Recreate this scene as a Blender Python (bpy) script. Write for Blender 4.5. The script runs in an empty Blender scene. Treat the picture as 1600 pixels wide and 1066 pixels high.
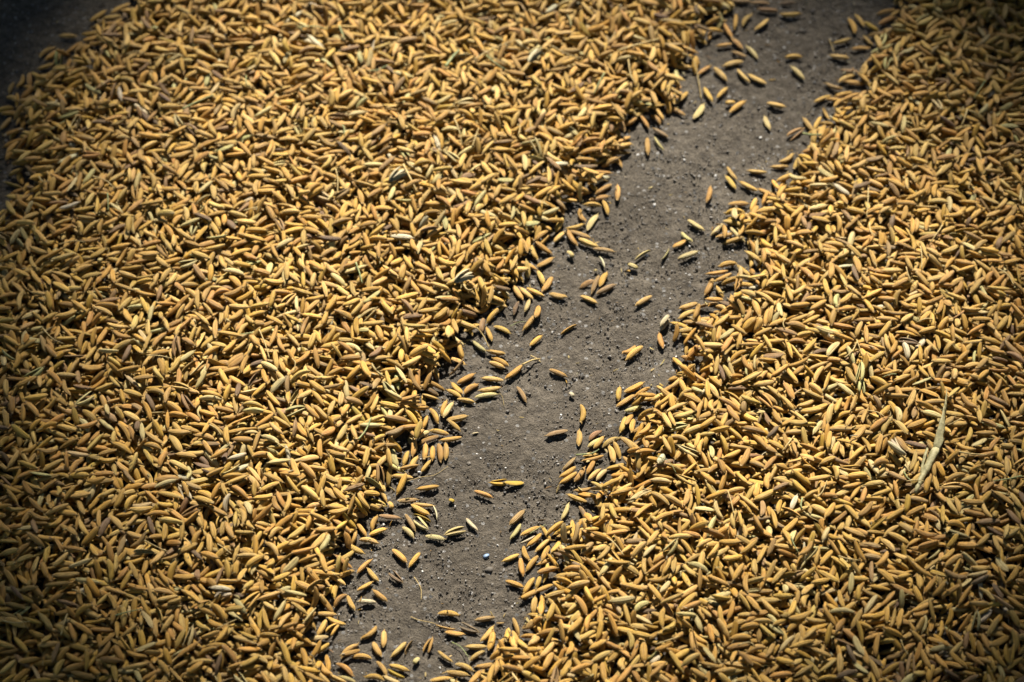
import bpy, math, random
import numpy as np
from mathutils import Matrix, Vector, Euler
SEED = 7
rng = np.random.default_rng(SEED)
random.seed(SEED)
sc = bpy.context.scene
col = sc.collection
R = math.radians

# ------------------------------------------------------------------ camera
ELEV, DIST, HALF = R(50.0), 1.087, 0.184          # look-down angle, distance to the middle, tan(half horizontal angle)
CAM = np.array([0.0, -DIST * math.cos(ELEV), DIST * math.sin(ELEV)])
cam = bpy.data.cameras.new('camera')
cam_ob = bpy.data.objects.new('camera', cam); col.objects.link(cam_ob)
cam_ob.location = CAM
cam_ob.rotation_euler = (math.pi / 2 - ELEV, 0, 0)
cam.sensor_width = 36.0
cam.lens = 18.0 / HALF
cam.clip_start, cam.clip_end = 0.02, 500.0
cam.dof.use_dof = True
cam.dof.focus_distance = 1.045
cam.dof.aperture_fstop = 11.0
sc.camera = cam_ob
sc.cycles.max_bounces = 6; sc.cycles.diffuse_bounces = 1; sc.cycles.glossy_bounces = 2

# ------------------------------------------------------------------ sky, sun, exposure
SUN_EL, SUN_AZ = R(44.0), R(4.0)                  # azimuth measured from +Y towards +X
w = bpy.data.worlds.new('World'); sc.world = w; w.use_nodes = True
nt = w.node_tree; nt.nodes.clear()
sky = nt.nodes.new('ShaderNodeTexSky'); sky.sky_type = 'NISHITA'; sky.sun_disc = False
sky.sun_elevation = SUN_EL; sky.sun_rotation = SUN_AZ
bg = nt.nodes.new('ShaderNodeBackground'); bg.inputs['Strength'].default_value = 0.05
wo = nt.nodes.new('ShaderNodeOutputWorld')
nt.links.new(sky.outputs[0], bg.inputs[0]); nt.links.new(bg.outputs[0], wo.inputs[0])
SUN_DIR = Vector((math.sin(SUN_AZ) * math.cos(SUN_EL), math.cos(SUN_AZ) * math.cos(SUN_EL), math.sin(SUN_EL)))
sl = bpy.data.lights.new('sun', 'SUN'); sl.energy = 5.0; sl.angle = R(0.53); sl.color = (1.0, 0.95, 0.86)
so = bpy.data.objects.new('sun', sl); col.objects.link(so)
so.rotation_euler = SUN_DIR.to_track_quat('Z', 'Y').to_euler(); so.location = SUN_DIR * 20
sc.view_settings.view_transform = 'Standard'; sc.view_settings.look = 'None'
sc.view_settings.exposure = 1.5; sc.view_settings.gamma = 1.0

# ------------------------------------------------------------------ helpers
def P(px, py, z=0.001):
    """photograph pixel -> point of the yard at height z (metres)"""
    dx = (px - 800.0) / 800.0 * HALF
    dy = -(py - 533.0) / 800.0 * HALF
    r = np.array([1.0, 0, 0]); u = np.array([0, math.sin(ELEV), math.cos(ELEV)])
    f = np.array([0, math.cos(ELEV), -math.sin(ELEV)])
    d = f + dx * r + dy * u
    t = (z - CAM[2]) / d[2]
    return CAM + d * t

def tag(o, label=None, cat=None, group=None, kind=None):
    if label: o['label'] = label
    if cat: o['category'] = cat
    if group: o['group'] = group
    if kind: o['kind'] = kind
    return o

def mesh(name, v, f, uv=None, smooth=True, mat=None):
    me = bpy.data.meshes.new(name)
    me.from_pydata([tuple(map(float, p)) for p in v], [], f)
    if uv is not None:
        l = me.uv_layers.new(name='UVMap')
        li = np.zeros(len(me.loops), dtype=np.int32); me.loops.foreach_get('vertex_index', li)
        l.data.foreach_set('uv', np.asarray(uv, dtype=np.float32)[li].ravel())
    if smooth: me.polygons.foreach_set('use_smooth', [True] * len(me.polygons))
    if mat: me.materials.append(mat)
    me.update()
    return me

def link(name, data, parent=None):
    o = bpy.data.objects.new(name, data); col.objects.link(o)
    if parent: o.parent = parent
    return o

def N(nt, t, **kw):
    n = nt.nodes.new(t)
    for k, v in kw.items(): setattr(n, k, v)
    return n

def new_mat(name, rough=0.5, spec=0.3):
    m = bpy.data.materials.new(name); m.use_nodes = True
    b = m.node_tree.nodes['Principled BSDF']
    b.inputs['Roughness'].default_value = rough
    b.inputs['Specular IOR Level'].default_value = spec
    return m, m.node_tree, b

def ramp(nt, stops):
    r = N(nt, 'ShaderNodeValToRGB')
    e = r.color_ramp.elements
    while len(e) < len(stops): e.new(0.5)
    for i, (p, c) in enumerate(stops):
        e[i].position = p; e[i].color = (*c, 1) if len(c) == 3 else c
    return r

def mixc(nt, mode, fac, a, b):
    m = N(nt, 'ShaderNodeMix', data_type='RGBA', blend_type=mode)
    for s, v in ((0, fac), (6, a), (7, b)):
        if isinstance(v, (int, float)): m.inputs[s].default_value = v
        elif isinstance(v, tuple): m.inputs[s].default_value = (*v, 1)
        else: nt.links.new(v, m.inputs[s])
    return m.outputs[2]

# ------------------------------------------------------------------ materials
def husk_material(name, instanced):
    """rice husk: own colour per grain, ribbed along its length, paler at the tip, brown specks"""
    m, nt, b = new_mat(name, 0.55, 0.3)
    L = nt.links.new
    if instanced:
        a = N(nt, 'ShaderNodeAttribute', attribute_type='INSTANCER', attribute_name='gcol'); base = a.outputs['Color']
        q = N(nt, 'ShaderNodeAttribute', attribute_type='INSTANCER', attribute_name='rnd'); rnd = q.outputs['Fac']
    else:
        a = N(nt, 'ShaderNodeObjectInfo'); base = a.outputs['Color']; rnd = a.outputs['Random']
    uv = N(nt, 'ShaderNodeUVMap')
    mp = N(nt, 'ShaderNodeVectorMath', operation='MULTIPLY_ADD')
    L(uv.outputs[0], mp.inputs[0]); mp.inputs[1].default_value = (2.5, 22, 1)
    cx = N(nt, 'ShaderNodeCombineXYZ')
    ml = N(nt, 'ShaderNodeMath', operation='MULTIPLY'); L(rnd, ml.inputs[0]); ml.inputs[1].default_value = 97.0
    L(ml.outputs[0], cx.inputs[2]); L(ml.outputs[0], cx.inputs[0]); L(cx.outputs[0], mp.inputs[2])
    st = N(nt, 'ShaderNodeTexNoise'); st.inputs['Scale'].default_value = 1.0; st.inputs['Detail'].default_value = 3
    L(mp.outputs[0], st.inputs['Vector'])
    r1 = ramp(nt, [(0.3, (0.70, 0.66, 0.60)), (0.55, (1, 1, 1)), (0.8, (1.14, 1.16, 1.2))])
    L(st.outputs[0], r1.inputs[0])
    c1 = mixc(nt, 'MULTIPLY', 1.0, base, r1.outputs[0])
    # blotches
    mp2 = N(nt, 'ShaderNodeVectorMath', operation='MULTIPLY_ADD')
    L(uv.outputs[0], mp2.inputs[0]); mp2.inputs[1].default_value = (3.0, 4.0, 1); L(cx.outputs[0], mp2.inputs[2])
    bl = N(nt, 'ShaderNodeTexNoise'); bl.inputs['Scale'].default_value = 1.3; bl.inputs['Detail'].default_value = 4
    L(mp2.outputs[0], bl.inputs['Vector'])
    r2 = ramp(nt, [(0.60, (0, 0, 0)), (0.78, (0.75, 0.75, 0.75))]); L(bl.outputs[0], r2.inputs[0])
    c2 = mixc(nt, 'MIX', r2.outputs[0], c1, (0.19, 0.105, 0.035))
    # tips
    sx = N(nt, 'ShaderNodeSeparateXYZ'); L(uv.outputs[0], sx.inputs[0])
    r3 = ramp(nt, [(0.0, (0.55, 0.55, 0.55)), (0.08, (0.0, 0, 0)), (0.88, (0, 0, 0)), (1.0, (0.6, 0.6, 0.6))]); L(sx.outputs[0], r3.inputs[0])
    c3 = mixc(nt, 'MIX', r3.outputs[0], c2, (0.45, 0.32, 0.15))
    seam = ramp(nt, [(0.295, (0, 0, 0)), (0.311, (0.75, 0.75, 0.75)), (0.327, (0, 0, 0)), (0.673, (0, 0, 0)), (0.689, (0.75, 0.75, 0.75)), (0.705, (0, 0, 0))])
    L(sx.outputs[1], seam.inputs[0])
    c3 = mixc(nt, 'MIX', seam.outputs[0], c3, (0.15, 0.08, 0.025))
    L(c3, b.inputs['Base Color'])
    # ribs
    mm = N(nt, 'ShaderNodeMath', operation='MULTIPLY'); L(sx.outputs[1], mm.inputs[0]); mm.inputs[1].default_value = 2 * math.pi * 15
    sn = N(nt, 'ShaderNodeMath', operation='SINE'); L(mm.outputs[0], sn.inputs[0])
    ad = N(nt, 'ShaderNodeMath', operation='MULTIPLY_ADD'); L(st.outputs[0], ad.inputs[0]); ad.inputs[1].default_value = 3.0; L(sn.outputs[0], ad.inputs[2])
    bp = N(nt, 'ShaderNodeBump'); bp.inputs['Strength'].default_value = 0.7; bp.inputs['Distance'].default_value = 0.00008
    L(ad.outputs[0], bp.inputs['Height']); L(bp.outputs[0], b.inputs['Normal'])
    rr = N(nt, 'ShaderNodeMapRange'); L(bl.outputs[0], rr.inputs[0]); rr.inputs[3].default_value = 0.44; rr.inputs[4].default_value = 0.78
    L(rr.outputs[0], b.inputs['Roughness'])
    return m
M_HUSK_I = husk_material('husk_heap', True)
M_HUSK = husk_material('husk', False)

def simple_mat(name, c, c2, scale, rough=0.6, bump=0.0001):
    m, nt, b = new_mat(name, rough, 0.3)
    tc = N(nt, 'ShaderNodeTexCoord')
    n = N(nt, 'ShaderNodeTexNoise'); n.inputs['Scale'].default_value = scale; n.inputs['Detail'].default_value = 5
    nt.links.new(tc.outputs['Object'], n.inputs['Vector'])
    r = ramp(nt, [(0.35, c), (0.65, c2)]); nt.links.new(n.outputs[0], r.inputs[0])
    nt.links.new(r.outputs[0], b.inputs['Base Color'])
    bp = N(nt, 'ShaderNodeBump'); bp.inputs['Distance'].default_value = bump; bp.inputs['Strength'].default_value = 0.6
    nt.links.new(n.outputs[0], bp.inputs['Height']); nt.links.new(bp.outputs[0], b.inputs['Normal'])
    return m
M_STRAW = simple_mat('straw', (0.30, 0.20, 0.065), (0.44, 0.33, 0.13), 900)
M_GREEN = simple_mat('green_stem', (0.12, 0.15, 0.05), (0.26, 0.26, 0.10), 900)
M_LEAF = simple_mat('dry_leaf', (0.17, 0.15, 0.065), (0.38, 0.33, 0.17), 500, 0.65, 0.0006)
M_PEB = simple_mat('pebble', (0.07, 0.06, 0.048), (0.12, 0.105, 0.085), 900, 0.8)
M_BLUE = simple_mat('blue_chip', (0.12, 0.19, 0.30), (0.22, 0.30, 0.42), 900, 0.4)
M_BLOCKER_BARK = simple_mat('blocker_bark', (0.10, 0.075, 0.05), (0.20, 0.15, 0.10), 9, 0.9, 0.01)
M_BLOCKER_LEAF = simple_mat('blocker_leaf', (0.04, 0.08, 0.02), (0.07, 0.12, 0.035), 3, 0.6)

def concrete_material():
    m, nt, b = new_mat('concrete', 0.85, 0.2)
    L = nt.links.new
    tc = N(nt, 'ShaderNodeTexCoord')
    def noise(s, d=6, r=0.6):
        n = N(nt, 'ShaderNodeTexNoise'); n.inputs['Scale'].default_value = s; n.inputs['Detail'].default_value = d
        n.inputs['Roughness'].default_value = r; L(tc.outputs['Object'], n.inputs['Vector']); return n.outputs[0]
    big = noise(22, 6); mid = noise(220, 5, 0.7); fine = noise(1300, 4, 0.75)
    r1 = ramp(nt, [(0.3, (0.068, 0.056, 0.041)), (0.5, (0.094, 0.078, 0.058)), (0.72, (0.122, 0.103, 0.078))]); L(big, r1.inputs[0])
    r2 = ramp(nt, [(0.30, (0.55, 0.54, 0.54)), (0.52, (1, 1, 1)), (0.75, (1.4, 1.4, 1.42))]); L(mid, r2.inputs[0])
    r3 = ramp(nt, [(0.28, (0.45, 0.45, 0.47)), (0.5, (1, 1, 1)), (0.74, (1.6, 1.58, 1.55))]); L(fine, r3.inputs[0])
    c = mixc(nt, 'MULTIPLY', 1.0, r1.outputs[0], r2.outputs[0])
    c = mixc(nt, 'MULTIPLY', 1.0, c, r3.outputs[0])
    vo = N(nt, 'ShaderNodeTexVoronoi'); vo.inputs['Scale'].default_value = 480; L(tc.outputs['Object'], vo.inputs['Vector'])
    sx = N(nt, 'ShaderNodeSeparateColor'); L(vo.outputs['Color'], sx.inputs[0])
    gt = N(nt, 'ShaderNodeMath', operation='GREATER_THAN'); L(sx.outputs[0], gt.inputs[0]); gt.inputs[1].default_value = 0.84
    lt = N(nt, 'ShaderNodeMath', operation='LESS_THAN'); L(vo.outputs['Distance'], lt.inputs[0]); lt.inputs[1].default_value = 0.36
    mu = N(nt, 'ShaderNodeMath', operation='MULTIPLY'); L(gt.outputs[0], mu.inputs[0]); L(lt.outputs[0], mu.inputs[1])
    rs = ramp(nt, [(0.0, (0.06, 0.058, 0.056)), (0.5, (0.15, 0.142, 0.13)), (1.0, (0.27, 0.255, 0.235))]); L(sx.outputs[1], rs.inputs[0])
    c = mixc(nt, 'MIX', mu.outputs[0], c, rs.outputs[0])
    L(c, b.inputs['Base Color'])
    a1 = N(nt, 'ShaderNodeMath', operation='MULTIPLY_ADD'); L(fine, a1.inputs[0]); a1.inputs[1].default_value = 0.5; L(mid, a1.inputs[2])
    bp = N(nt, 'ShaderNodeBump'); bp.inputs['Distance'].default_value = 0.0022; bp.inputs['Strength'].default_value = 1.0
    L(a1.outputs[0], bp.inputs['Height']); L(bp.outputs[0], b.inputs['Normal'])
    return m
M_CONC = concrete_material()

def grit_material():
    m, nt, b = new_mat('grit', 0.6, 0.4)
    a = N(nt, 'ShaderNodeAttribute', attribute_type='INSTANCER', attribute_name='gcol')
    nt.links.new(a.outputs['Color'], b.inputs['Base Color'])
    return m
M_GRIT = grit_material()

# ------------------------------------------------------------------ the heaps' outlines (pixels of the photograph, then metres)
bare_strip = [(1146,-120),(1142,0),(1130,45),(1092,72),(1085,108),(1060,122),(1085,150),(1055,172),(1012,188),(980,215),(974,240),(948,265),
    (938,298),(918,322),(885,350),(866,374),(842,400),(830,430),(818,462),(788,490),(760,508),(736,528),(722,560),(700,585),(684,610),(688,642),
    (676,680),(680,700),(655,728),(632,742),(604,770),(596,800),(582,842),(556,872),(552,902),(534,940),(522,975),(508,1000),(505,1030),(540,1058),(560,1066),(500,1180),
    (640,1180),(680,1062),(712,1040),(745,1012),(775,1000),(806,985),(822,958),(818,930),(834,902),(822,880),(834,850),(856,824),(884,800),
    (902,772),(892,750),(895,732),(925,715),(968,692),(990,668),(980,642),(1006,612),(1034,592),(1064,570),(1068,540),(1056,505),(1084,482),
    (1114,456),(1144,440),(1154,410),(1165,382),(1128,366),(1136,340),(1164,312),(1204,284),(1228,265),(1240,238),(1255,212),(1265,190),
    (1294,170),(1304,140),(1334,104),(1334,76),(1372,34),(1395,0),(1420,-120)]
bare_corner = [(-400,-200),(290,-200),(205,-10),(196,10),(150,30),(130,52),(92,66),(70,92),(38,120),(20,150),(10,180),(16,205),(4,228),(22,250),(6,275),(14,300),(-4,330),(-40,350),(-400,380)]
bare_corner = [(x + 1, y + 3) for x, y in bare_corner]
def poly_m(pts): return np.array([P(x, y, 0.001)[:2] for x, y in pts])
PS, PC = poly_m(bare_strip), poly_m(bare_corner)
X0, X1, Y0, Y1, CELL = -0.31, 0.31, -0.235, 0.275, 0.0005
nx, ny = int((X1 - X0) / CELL), int((Y1 - Y0) / CELL)

def signed(poly, X, Y):
    """distance to the outline, negative inside"""
    d = np.full(X.shape, 1e9); ins = np.zeros(X.shape, bool)
    n = len(poly)
    for i in range(n):
        a, b = poly[i], poly[(i + 1) % n]
        e = b - a; L2 = (e @ e) + 1e-18
        t = np.clip(((X - a[0]) * e[0] + (Y - a[1]) * e[1]) / L2, 0, 1)
        d = np.minimum(d, np.hypot(X - a[0] - t * e[0], Y - a[1] - t * e[1]))
        c = ((a[1] > Y) != (b[1] > Y))
        with np.errstate(divide='ignore', invalid='ignore'):
            xi = a[0] + (Y - a[1]) * e[0] / (e[1] if abs(e[1]) > 1e-12 else 1e-12)
        ins ^= c & (X < xi)
    return np.where(ins, -d, d)
GS = 0.002
gx = np.arange(X0, X1 + GS, GS); gy = np.arange(Y0, Y1 + GS, GS)
GX, GY = np.meshgrid(gx, gy, indexing='ij')
DS = signed(PS, GX, GY); DC = signed(PC, GX, GY)
DB = np.minimum(DS, DC)
# which heap: the strip's own middle line splits the yard in two
mid = np.array([P(x, y)[:2] for x, y in [(1275,-300),(1270,0),(1200,150),(1060,300),(980,450),(880,620),(790,760),(705,900),(610,1066),(560,1300)]])
def side_of(x, y):
    return np.where(x > np.interp(y, mid[::-1, 1], mid[::-1, 0]), 1, 0)
def vnoise(X, Y, s, seed):
    r = np.random.default_rng(seed); g = r.random((64, 64))
    u, v = X / s + 31.3, Y / s + 17.7
    i, j = np.floor(u).astype(int), np.floor(v).astype(int); fu, fv = u - i, v - j
    fu, fv = fu * fu * (3 - 2 * fu), fv * fv * (3 - 2 * fv); i, j = i % 63, j % 63
    return (g[i, j] * (1 - fu) * (1 - fv) + g[i + 1, j] * fu * (1 - fv) + g[i, j + 1] * (1 - fu) * fv + g[i + 1, j + 1] * fu * fv)
sm = lambda a, b, x: (lambda t: t * t * (3 - 2 * t))(np.clip((x - a) / (b - a), 0, 1))
edge = np.minimum.reduce([GX - X0, X1 - GX, GY - Y0, Y1 - GY]) + 0.03 * (vnoise(GX, GY, 0.03, 3) - 0.9)
D = np.minimum(DB + 0.007 * (vnoise(GX, GY, 0.005, 31) - 0.5) + 0.004 * (vnoise(GX, GY, 0.0023, 32) - 0.5), edge)
layers = 0.62 * sm(-0.0010, 0.004, D) + 0.66 * sm(0.006, 0.019, D) + 0.95 * sm(0.016, 0.045, D)
und = 0.28 + 0.75 * vnoise(GX, GY, 0.04, 11) + 0.55 * vnoise(GX * 0.8 + GY * 0.45, GY * 0.8 - GX * 0.45, 0.022, 14) + 0.50 * vnoise(GX, GY, 0.010, 12)
layers = layers * np.where(D > 0.012, und, 1.0) * np.where(side_of(GX, GY) == 1, 0.95, 1.12)
for (mx, my, mr, ma) in ((830, 170, 0.028, 1.1), (640, 330, 0.022, 0.8), (330, 560, 0.026, 0.7), (1130, 640, 0.022, 0.6), (1420, 330, 0.026, 0.6), (300, 200, 0.03, 0.5)):
    q = P(mx, my); layers = layers + ma * sm(0.004, 0.016, D) * np.exp(-((GX - q[0]) ** 2 + (GY - q[1]) ** 2) / (2 * mr * mr))
thin = P(1480, 985); thin2 = P(1540, 880); thin3 = P(1370, 1022)
for q, s in ((thin, 0.011), (thin2, 0.007), (thin3, 0.006)):
    layers = layers * (1 - 0.80 * np.exp(-((GX - q[0]) ** 2 + (GY - q[1]) ** 2 * 0.7) / (2 * s * s)))
layers = np.where(D <= -0.001, 0, layers)
def at_grid(G, x, y):
    i = min(max(int((x - X0) / GS + 0.5), 0), len(gx) - 1); j = min(max(int((y - Y0) / GS + 0.5), 0), len(gy) - 1)
    return G[i, j]

# ------------------------------------------------------------------ settling grains one after another on a height map
H = np.zeros((nx, ny), np.float32)
LOCK = np.zeros((nx, ny), bool)
U9 = np.linspace(-0.92, 0.92, 9); V5 = np.array([-0.7, 0.0, 0.7])
prof = np.power(np.maximum(0, 1 - np.abs(U9) ** 2.7), 0.62)
UU, VV = np.meshgrid(U9, V5, indexing='ij')
def settle(x, y, th, L, W, T, flat=False):
    """rest height and pitch of a grain of half sizes L, W, T at x, y, heading th"""
    c, s = math.cos(th), math.sin(th)
    lu = UU * L; lv = VV * (W * prof)[:, None]
    ix = ((x + lu * c - lv * s - X0) / CELL).astype(np.int32); iy = ((y + lu * s + lv * c - Y0) / CELL).astype(np.int32)
    if ix.min() < 0 or iy.min() < 0 or ix.max() >= nx or iy.max() >= ny: return None
    h = H[ix, iy]
    g = (h + (T * prof)[:, None] * np.sqrt(1 - VV ** 2)).max(axis=1)
    u = U9 * L
    gl, ul, gr, ur = g[:4], u[:4], g[5:], u[5:]
    z = (gl[:, None] * ur[None, :] - gr[None, :] * ul[:, None]) / (ur[None, :] - ul[:, None])
    k = int(z.argmax()); zi = z.flat[k]
    if zi > g[4]:
        a, b = divmod(k, 4); slope = (gr[b] - gl[a]) / (ur[b] - ul[a]); z0 = zi
    else:
        z0 = g[4]; lo = ((gr - z0) / ur).max(); hi = ((gl - z0) / ul).min()
        slope = 0.0 if lo <= 0 <= hi else (lo if abs(lo) < abs(hi) else hi)
    return float(z0), float(max(-0.9, min(0.9, slope))), ix, iy
def stamp(x, y, th, L, W, T, z0, slope, lock=False):
    c, s = math.cos(th), math.sin(th)
    r = L + CELL
    i0, i1 = max(0, int((x - r - X0) / CELL)), min(nx, int((x + r - X0) / CELL) + 1)
    j0, j1 = max(0, int((y - r - Y0) / CELL)), min(ny, int((y + r - Y0) / CELL) + 1)
    xs = X0 + (np.arange(i0, i1) + 0.5) * CELL - x; ys = Y0 + (np.arange(j0, j1) + 0.5) * CELL - y
    lu = xs[:, None] * c + ys[None, :] * s; lv = -xs[:, None] * s + ys[None, :] * c
    un = np.abs(lu) / L
    pr = np.power(np.maximum(0, 1 - un ** 2.7), 0.62)
    q = 1 - (lv / (W * pr + 1e-9)) ** 2
    ok = (un < 1) & (q > 0)
    top = z0 + slope * lu + T * pr * np.sqrt(np.maximum(q, 0))
    sub = H[i0:i1, j0:j1]
    np.maximum(sub, np.where(ok, top, 0), out=sub)
    if lock: LOCK[i0:i1, j0:j1] |= ok

# ------------------------------------------------------------------ grain shapes
def valve(a0, a1, nseg, L=0.00425, W=0.00111, T=0.00091, bend=0.0004, beak=0.25, gape=0.0, nr=13, thick=0.0, blunt=False, twist=0.0):
    """one half of a husk: a boat-shaped shell from angle a0 to a1 (0 = the keel on +Y), tapering to both ends"""
    us = np.sin(np.linspace(-math.pi / 2, math.pi / 2, nr)) * 0.55 + np.linspace(-1, 1, nr) * 0.45
    V, F, UV = [], [], []
    for u in us:
        p = max(0.0, 1 - abs(u) ** (3.6 if u < 0 else 2.8)) ** 0.58
        p = max(p, 0.16 if u < 0 else 0.05)
        p *= 1 + 0.07 * u * (1 if u < 0 else -0.6)
        if blunt and u > 0: p = max(p, 0.55 * (1 - max(0, u - 0.9) * 4))
        for k in range(nseg + 1):
            t = k / nseg; a = a0 + (a1 - a0) * t
            e = min(t, 1 - t)
            rr = 1.0 - 0.15 * math.exp(-(e * nseg) ** 2 * 1.1) + 0.03 * math.cos(a * 6)
            y = math.cos(a) * W * p * rr; z = math.sin(a) * T * p * rr
            y += bend * (1 - u * u) * 1.0 - bend * 0.5 + beak * 0.0004 * max(0, u) ** 3
            if gape: y += gape * (1 + u) * 0.5 * (1 if a0 < 1 else -1)
            if twist: y, z = y * math.cos(twist * u * 0.5) - z * math.sin(twist * u * 0.5), y * math.sin(twist * u * 0.5) + z * math.cos(twist * u * 0.5)
            V.append((u * L, y, z)); UV.append(((u + 1) / 2, (a % (2 * math.pi)) / (2 * math.pi)))
    s = nseg + 1
    for i in range(nr - 1):
        for k in range(nseg):
            F.append((i * s + k, (i + 1) * s + k, (i + 1) * s + k + 1, i * s + k + 1))
    if thick:     # an inner skin and closed rims, for opened husks
        n0 = len(V); c = np.array(V).reshape(nr, s, 3); ctr = c.mean(axis=1, keepdims=True)
        inner = ctr + (c - ctr) * (1 - thick)
        V += [tuple(p) for p in inner.reshape(-1, 3)]; UV += UV[:n0]
        F2 = [tuple(n0 + q for q in reversed(f)) for f in F]
        for i in range(nr - 1):
            F2.append((i * s, n0 + i * s, n0 + (i + 1) * s, (i + 1) * s))
            F2.append((i * s + nseg, (i + 1) * s + nseg, n0 + (i + 1) * s + nseg, n0 + i * s + nseg))
        F += F2
    else:
        F.append(tuple(range(nseg, -1, -1))); F.append(tuple((nr - 1) * s + k for k in range(s)))
    return V, F, UV

def stub():
    """the short stalk end and two tiny glumes at the foot of a grain"""
    V, F, UV = [], [], []
    for (x, r) in ((-0.0050, 0.00013), (-0.0045, 0.00022), (-0.0040, 0.00030)):
        for k in range(6):
            a = k * math.pi / 3; V.append((x, math.cos(a) * r - 0.0001, math.sin(a) * r)); UV.append((0.03, k / 6))
    for i in range(2):
        for k in range(6): F.append((i * 6 + k, i * 6 + (k + 1) % 6, (i + 1) * 6 + (k + 1) % 6, (i + 1) * 6 + k))
    F.append((5, 4, 3, 2, 1, 0))
    return V, F, UV
def join(parts):
    V, F, UV = [], [], []
    for v, f, u in parts:
        n = len(V); V += list(v); UV += list(u); F += [tuple(n + q for q in ff) for ff in f]
    return V, F, UV
A = R(112)
SHAPES = [dict(bend=0.00045), dict(bend=0.00012), dict(bend=0.00080), dict(bend=0.0003, W=0.00124, T=0.00100), dict(bend=0.00045, W=0.00096, T=0.00080), dict(bend=-0.00012), dict(bend=0.00115, W=0.00104), dict(bend=0.0003, blunt=True), dict(bend=0.0006, W=0.00118, T=0.00070, beak=1.5), dict(bend=0.0002, W=0.00100, T=0.00096, twist=0.9)]
BIG, SMALL, WHOLE = [], [], []
for i, s in enumerate(SHAPES):
    a, b = valve(-A, A, 9, **s), valve(A, 2 * math.pi - A, 5, **s)
    BIG.append(mesh('large_husk', *a[:2], a[2], mat=M_HUSK)); SMALL.append(mesh('small_husk', *b[:2], b[2], mat=M_HUSK))
    WHOLE.append(mesh('heap_grain', *join([a, b, stub()]), mat=M_HUSK_I))
sv = stub(); STUB = mesh('stalk_stub', *sv, mat=M_HUSK)
oa = valve(-R(100), R(100), 8, gape=0.0007, thick=0.16, T=0.00085); ob = valve(R(105), 2 * math.pi - R(105), 6, gape=0.0011, thick=0.2, T=0.0008)
OPEN_A = mesh('open_husk_large', *oa, mat=M_HUSK); OPEN_B = mesh('open_husk_small', *ob, mat=M_HUSK)
OPEN_I = mesh('heap_open_husk', *join([oa, ob, stub()]), mat=M_HUSK_I)
hb = valve(-R(85), R(85), 7, thick=0.2, W=0.0010, T=0.0011)
HALF_M = mesh('half_husk', *hb, mat=M_HUSK)
HALF_I = mesh('heap_half_husk', *hb, mat=M_HUSK_I)
fl = valve(-A, A, 8, T=0.0005, W=0.00125, bend=0.0005), valve(A, 2 * math.pi - A, 5, T=0.00045, W=0.00125, bend=0.0005)
FLAT_A = mesh('flat_husk_large', *fl[0], mat=M_HUSK); FLAT_B = mesh('flat_husk_small', *fl[1], mat=M_HUSK)
FLAT_I = mesh('heap_flat_husk', *join([fl[0], fl[1], stub()]), mat=M_HUSK_I)

GOLD = [(0.470, 0.268, 0.046), (0.505, 0.298, 0.055), (0.435, 0.240, 0.038), (0.475, 0.292, 0.070), (0.350, 0.192, 0.038), (0.520, 0.330, 0.092), (0.445, 0.236, 0.048), (0.40, 0.245, 0.055)]
COLS = dict(g=GOLD, p=[(0.50, 0.38, 0.155), (0.47, 0.36, 0.14)], w=[(0.52, 0.44, 0.27)], b=[(0.29, 0.175, 0.058), (0.25, 0.145, 0.055)],
            d=[(0.15, 0.09, 0.04)], n=[(0.39, 0.34, 0.125), (0.42, 0.36, 0.14)], y=[(0.43, 0.28, 0.025)])
def pick_col(k):
    c = np.array(COLS[k][rng.integers(len(COLS[k]))]); c = c * rng.uniform(0.78, 1.12) * (1 + rng.normal(0, 0.03, 3))
    return tuple(np.clip(c, 0.01, 0.8))

# ------------------------------------------------------------------ grains traced one by one: (x1, y1, x2, y2[, colour key][, kind]) in enlarged views
TR = {}
TR[(1000, 0, 3.9925)] = [(735,55,860,65,'b'),(870,90,1000,85),(870,20,965,12,'d'),(690,15,810,20,'b'),(570,3,690,8,'b'),(635,160,695,85),(720,185,800,115),
 (600,85,590,180),(525,145,575,235),(575,240,640,305),(665,285,735,365,'p'),(480,285,575,270),(580,320,660,350,'b'),(520,410,645,380),(360,465,440,410),
 (460,420,540,500),(605,430,680,510),(675,465,790,520),(400,545,450,630),(480,610,545,545),(525,645,600,640,'g','chip'),(560,700,655,630),(905,355,1010,350),
 (945,415,1025,495,'p'),(790,640,905,665),(775,725,815,805,'p'),(400,645,335,735,'p','flat'),(75,715,130,770),(85,800,175,855,'b'),(45,855,50,965),
 (90,850,150,935,'n','half'),(1305,115,1345,210),(1345,90,1400,165),(1400,135,1485,190,'y'),(1205,270,1315,240),(1185,345,1305,360),(1395,220,1450,280),
 (1480,85,1597,60),(1490,155,1590,105),(1235,510,1335,465),(1155,520,1265,555,'b'),(1215,600,1330,575),(1085,635,1190,595),(1160,620,1270,625),(1310,620,1420,565),
 (1020,735,1080,820),(1085,805,1130,725),(920,860,1020,800,'b','open'),(815,1040,930,1035),(870,1015,960,960),(1320,300,1440,300)]
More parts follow.
